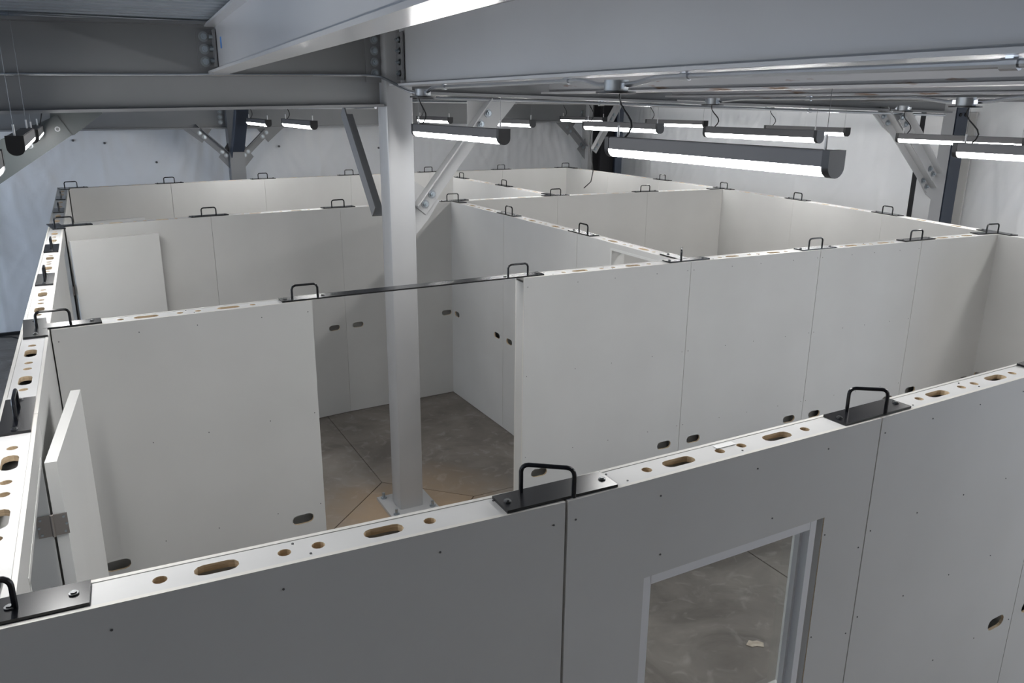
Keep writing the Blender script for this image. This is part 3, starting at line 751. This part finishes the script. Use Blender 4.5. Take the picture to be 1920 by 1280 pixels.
# first door: folded right back against the inner face of the left wall
d1 = door('open pale door leaf folded back against the left wall, nearest the camera', (-0.014, 1.030), (0.060, 1.742))
def hang(d, z, wx, wy, ang_world):
    hg = hinge(d, z - FLOOR); rz = d.rotation_euler.z
    off = Matrix.Rotation(-rz, 3, 'Z') @ Vector((wx - d.location.x, wy - d.location.y, 0))
    hg.location = off; hg.rotation_euler = (0, 0, ang_world - rz)
for z in (1.815, 1.0, 0.25): hang(d1, z, -0.036, 1.024, 0.0)
d2 = door('pale door leaf standing open at a right angle behind the bridged-doorway wall', (0.040, 5.76), (0.725, 5.925))
hang(d2, 1.62, 0.012, 5.735, math.radians(90))
door('rear door leaf behind the wall beyond the steel column, only its top edge showing', (0.05, 6.93), (0.70, 7.10))

# ------------------------------------------------------------------ lifting brackets on the wall tops
def bracket(label, x, y, rz, arms, hx=(-0.065, 0.065), hrot=0.0, hoff=(0, 0), bolts=None, hheight=0.076, hw=None):
    """arms: list of (cx, cy, sx, sy) plates in the local frame; the handle is a bent rod along local x rotated by hrot"""
    t = thing('lifting_bracket', label, 'bracket', (x, y, TOP), rz)
    mb = MB()
    for i, (cx, cy, sx, sy) in enumerate(arms): mb.box((cx, cy, 0.004 + 0.0006 * i), (sx, sy, 0.008))
    pl = mb.obj('base_plate', M['black'], t)
    x0, x1 = hx; r = 0.020; P = []
    for p in ((x0, 0.005),): P.append(p)
    P += [(x0, hheight - r)] + [(x0 + r - r * math.cos(u_ * math.pi / 8), hheight - r + r * math.sin(u_ * math.pi / 8)) for u_ in (1, 2, 3)] + [(x0 + r, hheight), (x1 - r, hheight)]
    P += [(x1 - r + r * math.sin(u_ * math.pi / 8), hheight - r + r * math.cos(u_ * math.pi / 8)) for u_ in (1, 2, 3)] + [(x1, hheight - r), (x1, 0.005)]
    ch, sh = math.cos(hrot), math.sin(hrot)
    MB().tube([(hoff[0] + a_ * ch, hoff[1] + a_ * sh, b_) for a_, b_ in P], 0.0062, 8).obj('handle', M['black'], t, True)
    for bx_, by_ in (bolts if bolts is not None else ((-0.145, 0), (0.145, 0))):
        m_ = MB(); m_.cyl((bx_, by_, 0.0095), (0, 0, 1), 0.010, 0.004, 12); m_.cyl((bx_, by_, 0.0125), (0, 0, 1), 0.0065, 0.004, 6)
        m_.obj('bolt', M['bracket_screw'], t, True)
    return t
STR = [(0, 0, 0.335, 0.09)]
def ang(p, q): return math.atan2(q[1] - p[1], q[0] - p[0])
# nearest wall
bracket('large black lifting bracket on the nearest wall, above the window panel joint', *W1[1], ang(W1[0], W1[2]), STR, (-0.07, 0.07), math.radians(-36), (-0.033, -0.010), None, 0.088)
bracket('black lifting bracket on the nearest wall, right of the window', *W1[2], ang(W1[1], W1[3]), STR, (-0.062, 0.062), math.radians(-36), (-0.025, -0.010), None, 0.092)
bracket('black lifting bracket on the nearest wall at the right edge of the photo', *W1[3], ang(W1[2], W1[4]), STR)
bracket('black corner bracket at the bottom left, on the nearest wall', W1[0][0], W1[0][1], ang(W1[0], W1[1]), [(0.07, 0, 0.25, 0.09), (-0.02, 0.05, 0.09, 0.16)], (-0.065, 0.065), 0, (-0.005, 0.0), ((0.165, 0), (0.05, 0)))
# bridged doorway: one long strap with two handles
a_, b_ = Vector((*W2[1], TOP)), Vector((*W2[2], TOP)); d = (b_ - a_)
st = thing('doorway_strap', 'long black flat steel strap with two handles bridging the open doorway', 'strap', a_, ang(W2[1], W2[2]))
L_ = d.length
MB().box((L_ / 2, 0, 0.004), (L_ + 0.30, 0.085, 0.008)).obj('flat_bar', M['black'], st)
for hx0 in (-0.02, L_ - 0.01):
    r = 0.02; hh = 0.075; x0, x1 = hx0 - 0.068, hx0 + 0.068
    P = [(x0, 0.005), (x0, hh - r), (x0 + r * 0.3, hh - r * 0.3), (x0 + r, hh), (x1 - r, hh), (x1 - r * 0.3, hh - r * 0.3), (x1, hh - r), (x1, 0.005)]
    MB().tube([(p, 0, q) for p, q in P], 0.0062, 8).obj('handle', M['black'], st, True)
for bx_ in (-0.125, 0.075, L_ - 0.1, L_ + 0.125):
    MB().cyl((bx_, 0, 0.0095), (0, 0, 1), 0.010, 0.004, 12).obj('bolt', M['screw'], st, True)
TEE_L = [(0, 0, 0.095, 0.34), (0.15, 0, 0.24, 0.085)]      # plate along the side wall plus an arm into the room
bracket('black tee bracket on the left wall top beside the bridged-doorway wall', *L_NODES[2], ang(W2[0], W2[1]), TEE_L, (-0.068, 0.068), 0, (0.075, 0.0), ((0, -0.13), (0, 0.13), (0.23, 0)))
bracket('black tee bracket on the left wall beside the wall behind the steel column', *L_NODES[5], ang(W3[0], W3[1]), TEE_L, (-0.068, 0.068), 0, (0.06, 0), ((0, -0.13), (0, 0.13), (0.23, 0)))
bracket('black corner bracket at the far left end of the left wall', *L_NODES[8], ang(W4[0], W4[1]), [(0, -0.05, 0.095, 0.24), (0.12, 0, 0.30, 0.085)], (-0.068, 0.068), 0, (0.09, 0), ((0, -0.13), (0.23, 0)))
ln = {1: 'nearest of all, large,', 3: 'just beyond the bridged-doorway corner', 4: 'beside the standing open door', 6: 'first beyond the wall behind the column', 7: 'last before the far corner'}
for i, s_ in ln.items():
    bracket(f'black lifting bracket on the left side wall, {s_}', *L_NODES[i], ang(L_NODES[i - 1], L_NODES[i + 1]), STR)
TEE = [(0, 0, 0.335, 0.085), (0, 0.13, 0.085, 0.22)]
bracket('black tee bracket where the cross wall meets the bridged-doorway wall, handle end-on', *W2[3], ang(W2[2], W2[4]), TEE, (-0.066, 0.066), math.radians(52), (-0.02, 0.03), ((-0.14, 0), (0.14, 0), (0, 0.2)))
bracket('black lifting bracket on the bridged-doorway wall, second joint right of the doorway', *W2[4], ang(W2[3], W2[5]), STR)
bracket('black lifting bracket on the bridged-doorway wall, last joint before the right wall', *W2[5], ang(W2[4], W2[6]), STR)
bracket('black tee bracket where the bridged-doorway wall meets the right wall', *W2[6], ang(R_NODES[1], R_NODES[2]), [(0, 0, 0.335, 0.085), (0, 0.13, 0.085, 0.22)], (-0.068, 0.068), math.radians(-86), (0, 0.05), ((-0.14, 0), (0.14, 0)))
w3l = {1: 'first joint from the left', 2: 'second joint from the left', 5: 'joint just before the right wall'}
for i, s_ in w3l.items(): bracket(f'black lifting bracket on the wall behind the steel column, {s_}', *W3[i], ang(W3[i - 1], W3[i + 1]), STR)
bracket('black tee bracket where the bluish cross wall meets the wall behind the column', *W3[3], ang(W3[2], W3[4]), [(0, 0, 0.335, 0.085), (0.0, -0.13, 0.085, 0.22)], (-0.068, 0.068), 0, (-0.01, 0), ((-0.14, 0), (0.14, 0)))
bracket('black tee bracket where the short rear cross wall begins', *W3[4], ang(W3[3], W3[5]), [(0, 0, 0.335, 0.085), (-0.02, 0.13, 0.085, 0.22)], (-0.068, 0.068), 0, (0, 0), ((-0.14, 0), (0.14, 0)))
bracket('black tee bracket on the right wall at the end of the wall behind the column', *W3[6], ang(R_NODES[3], R_NODES[5]), [(0, 0, 0.335, 0.085), (0, 0.13, 0.085, 0.22)], (-0.068, 0.068), 0, (0, 0), ((-0.14, 0), (0.14, 0)))
for i, s_ in {1: 'first joint from the left', 2: 'second joint from the left', 3: 'third joint from the left', 4: 'partly behind the pale knee brace', 5: 'joint nearest the far right corner'}.items():
    bracket(f'black lifting bracket on the rearmost partition wall, {s_}', *W4[i], ang(W4[i - 1], W4[i + 1]), STR)
bracket('black corner bracket at the far right corner of the rearmost wall', *W4[6], ang(W4[5], W4[6]), [(-0.1, 0, 0.30, 0.085), (0, -0.1, 0.085, 0.30)], (-0.068, 0.068), 0, (-0.05, 0), ((-0.2, 0), (0, -0.2)))
bracket('black lifting bracket on the bluish cross wall, joint nearest the camera', *MW[1], ang(MW[0], MW[2]), STR)
bracket('black lifting bracket on the bluish cross wall, far joint', *MW[2], ang(MW[1], MW[3]), STR)
bracket('black lifting bracket in the middle of the short rear cross wall', *M2[1], ang(M2[0], M2[2]), STR)
bracket('black lifting bracket near the free end of the short rear cross wall', M2[2][0], M2[2][1] - 0.17, ang(M2[1], M2[2]), STR)
for i, s_ in {2: 'first joint beyond the bridged-doorway wall', 3: 'second joint beyond the bridged-doorway wall', 5: 'beyond the wall behind the column'}.items():
    bracket(f'black lifting bracket on the right side wall, {s_}', *R_NODES[i], ang(R_NODES[i - 1], R_NODES[i + 1]), STR)

# ------------------------------------------------------------------ small things
cb = thing('hanging_cable', 'thin dark cable dangling from the ceiling at the far right corner', 'cable', (5.8, 6.75, 3.19))
MB().tube([(0, 0, 0), (0, 0.0, -0.15), (0, 0.05, -0.5), (0, 0.0, -0.68), (0, -0.04, -0.83), (0, 0.0, -0.96), (0, 0.15, -1.05)], 0.006, 7).obj('sheath', M['cord'], cb, True)
cb = thing('wall_cable', 'loop of black cable hanging on the rear wall at the left edge', 'cable', (-1.05, 11.18, 1.2))
MB().tube([(-0.10, 0, 0.45), (0.0, 0, 0.36), (0.03, 0, 0.2), (0.02, 0, 0.0), (0.04, 0, -0.15), (-0.05, 0, 0.0), (-0.1, 0, -0.05)], 0.009, 7).obj('sheath', M['cord'], cb, True)
cb = thing('floor_cable', 'thin black cable lying on the floor by the rear wall at the left', 'cable', (-1.3, 11.1, FLOOR + 0.008))
MB().tube([(0, 0, 0), (0.2, 0.06, 0), (0.35, 0, 0), (0.5, -0.22, 0), (0.75, -0.5, 0)], 0.008, 7).obj('sheath', M['cord'], cb, True)
# torn scrap on the floor seen through the window
poly = [(-0.055, -0.02), (-0.03, 0.028), (-0.01, 0.02), (0.02, 0.03), (0.055, 0.012), (0.05, -0.028), (0.01, -0.022), (-0.02, -0.035)]
sp = thing('paper_scrap', 'torn scrap of tan paper on the floor behind the window', 'paper', (3.49, 1.286, FLOOR), -0.6)
MB().prism(poly, (0, 0, 0.002), (1, 0, 0), (0, 1, 0), (0.0, 0.0, 0.004)).obj('sheet', M['paper'], sp)
# rounded tan board leaning on the right wall, its top showing
pts = []
for sx, a0 in ((1, 0), (-1, 90)):
    for i in range(6):
        t_ = math.radians(a0 + 90 * i / 5); pts.append((sx * 0.20 + 0.05 * math.cos(t_), 1.93 + 0.05 * math.sin(t_)))
tb = thing('tan_board', 'rounded tan board standing by the right wall behind the partitions', 'board', (9.02, 9.55, FLOOR), math.radians(90))
MB().prism([(0.25, 0.0)] + pts + [(-0.25, 0.0)], (0, 0, 0.0), (1, 0, 0), (0, 0, 1), (0, 0.03, 0)).obj('board_sheet', M['tan'], tb)
lb = MB().box((1.815, -0.018, TOP + 0.0004), (0.075, 0.022, 0.001)).obj('paper_label', M['white']); tag(lb, 'small white paper sticker on top of the window panel', 'sticker')
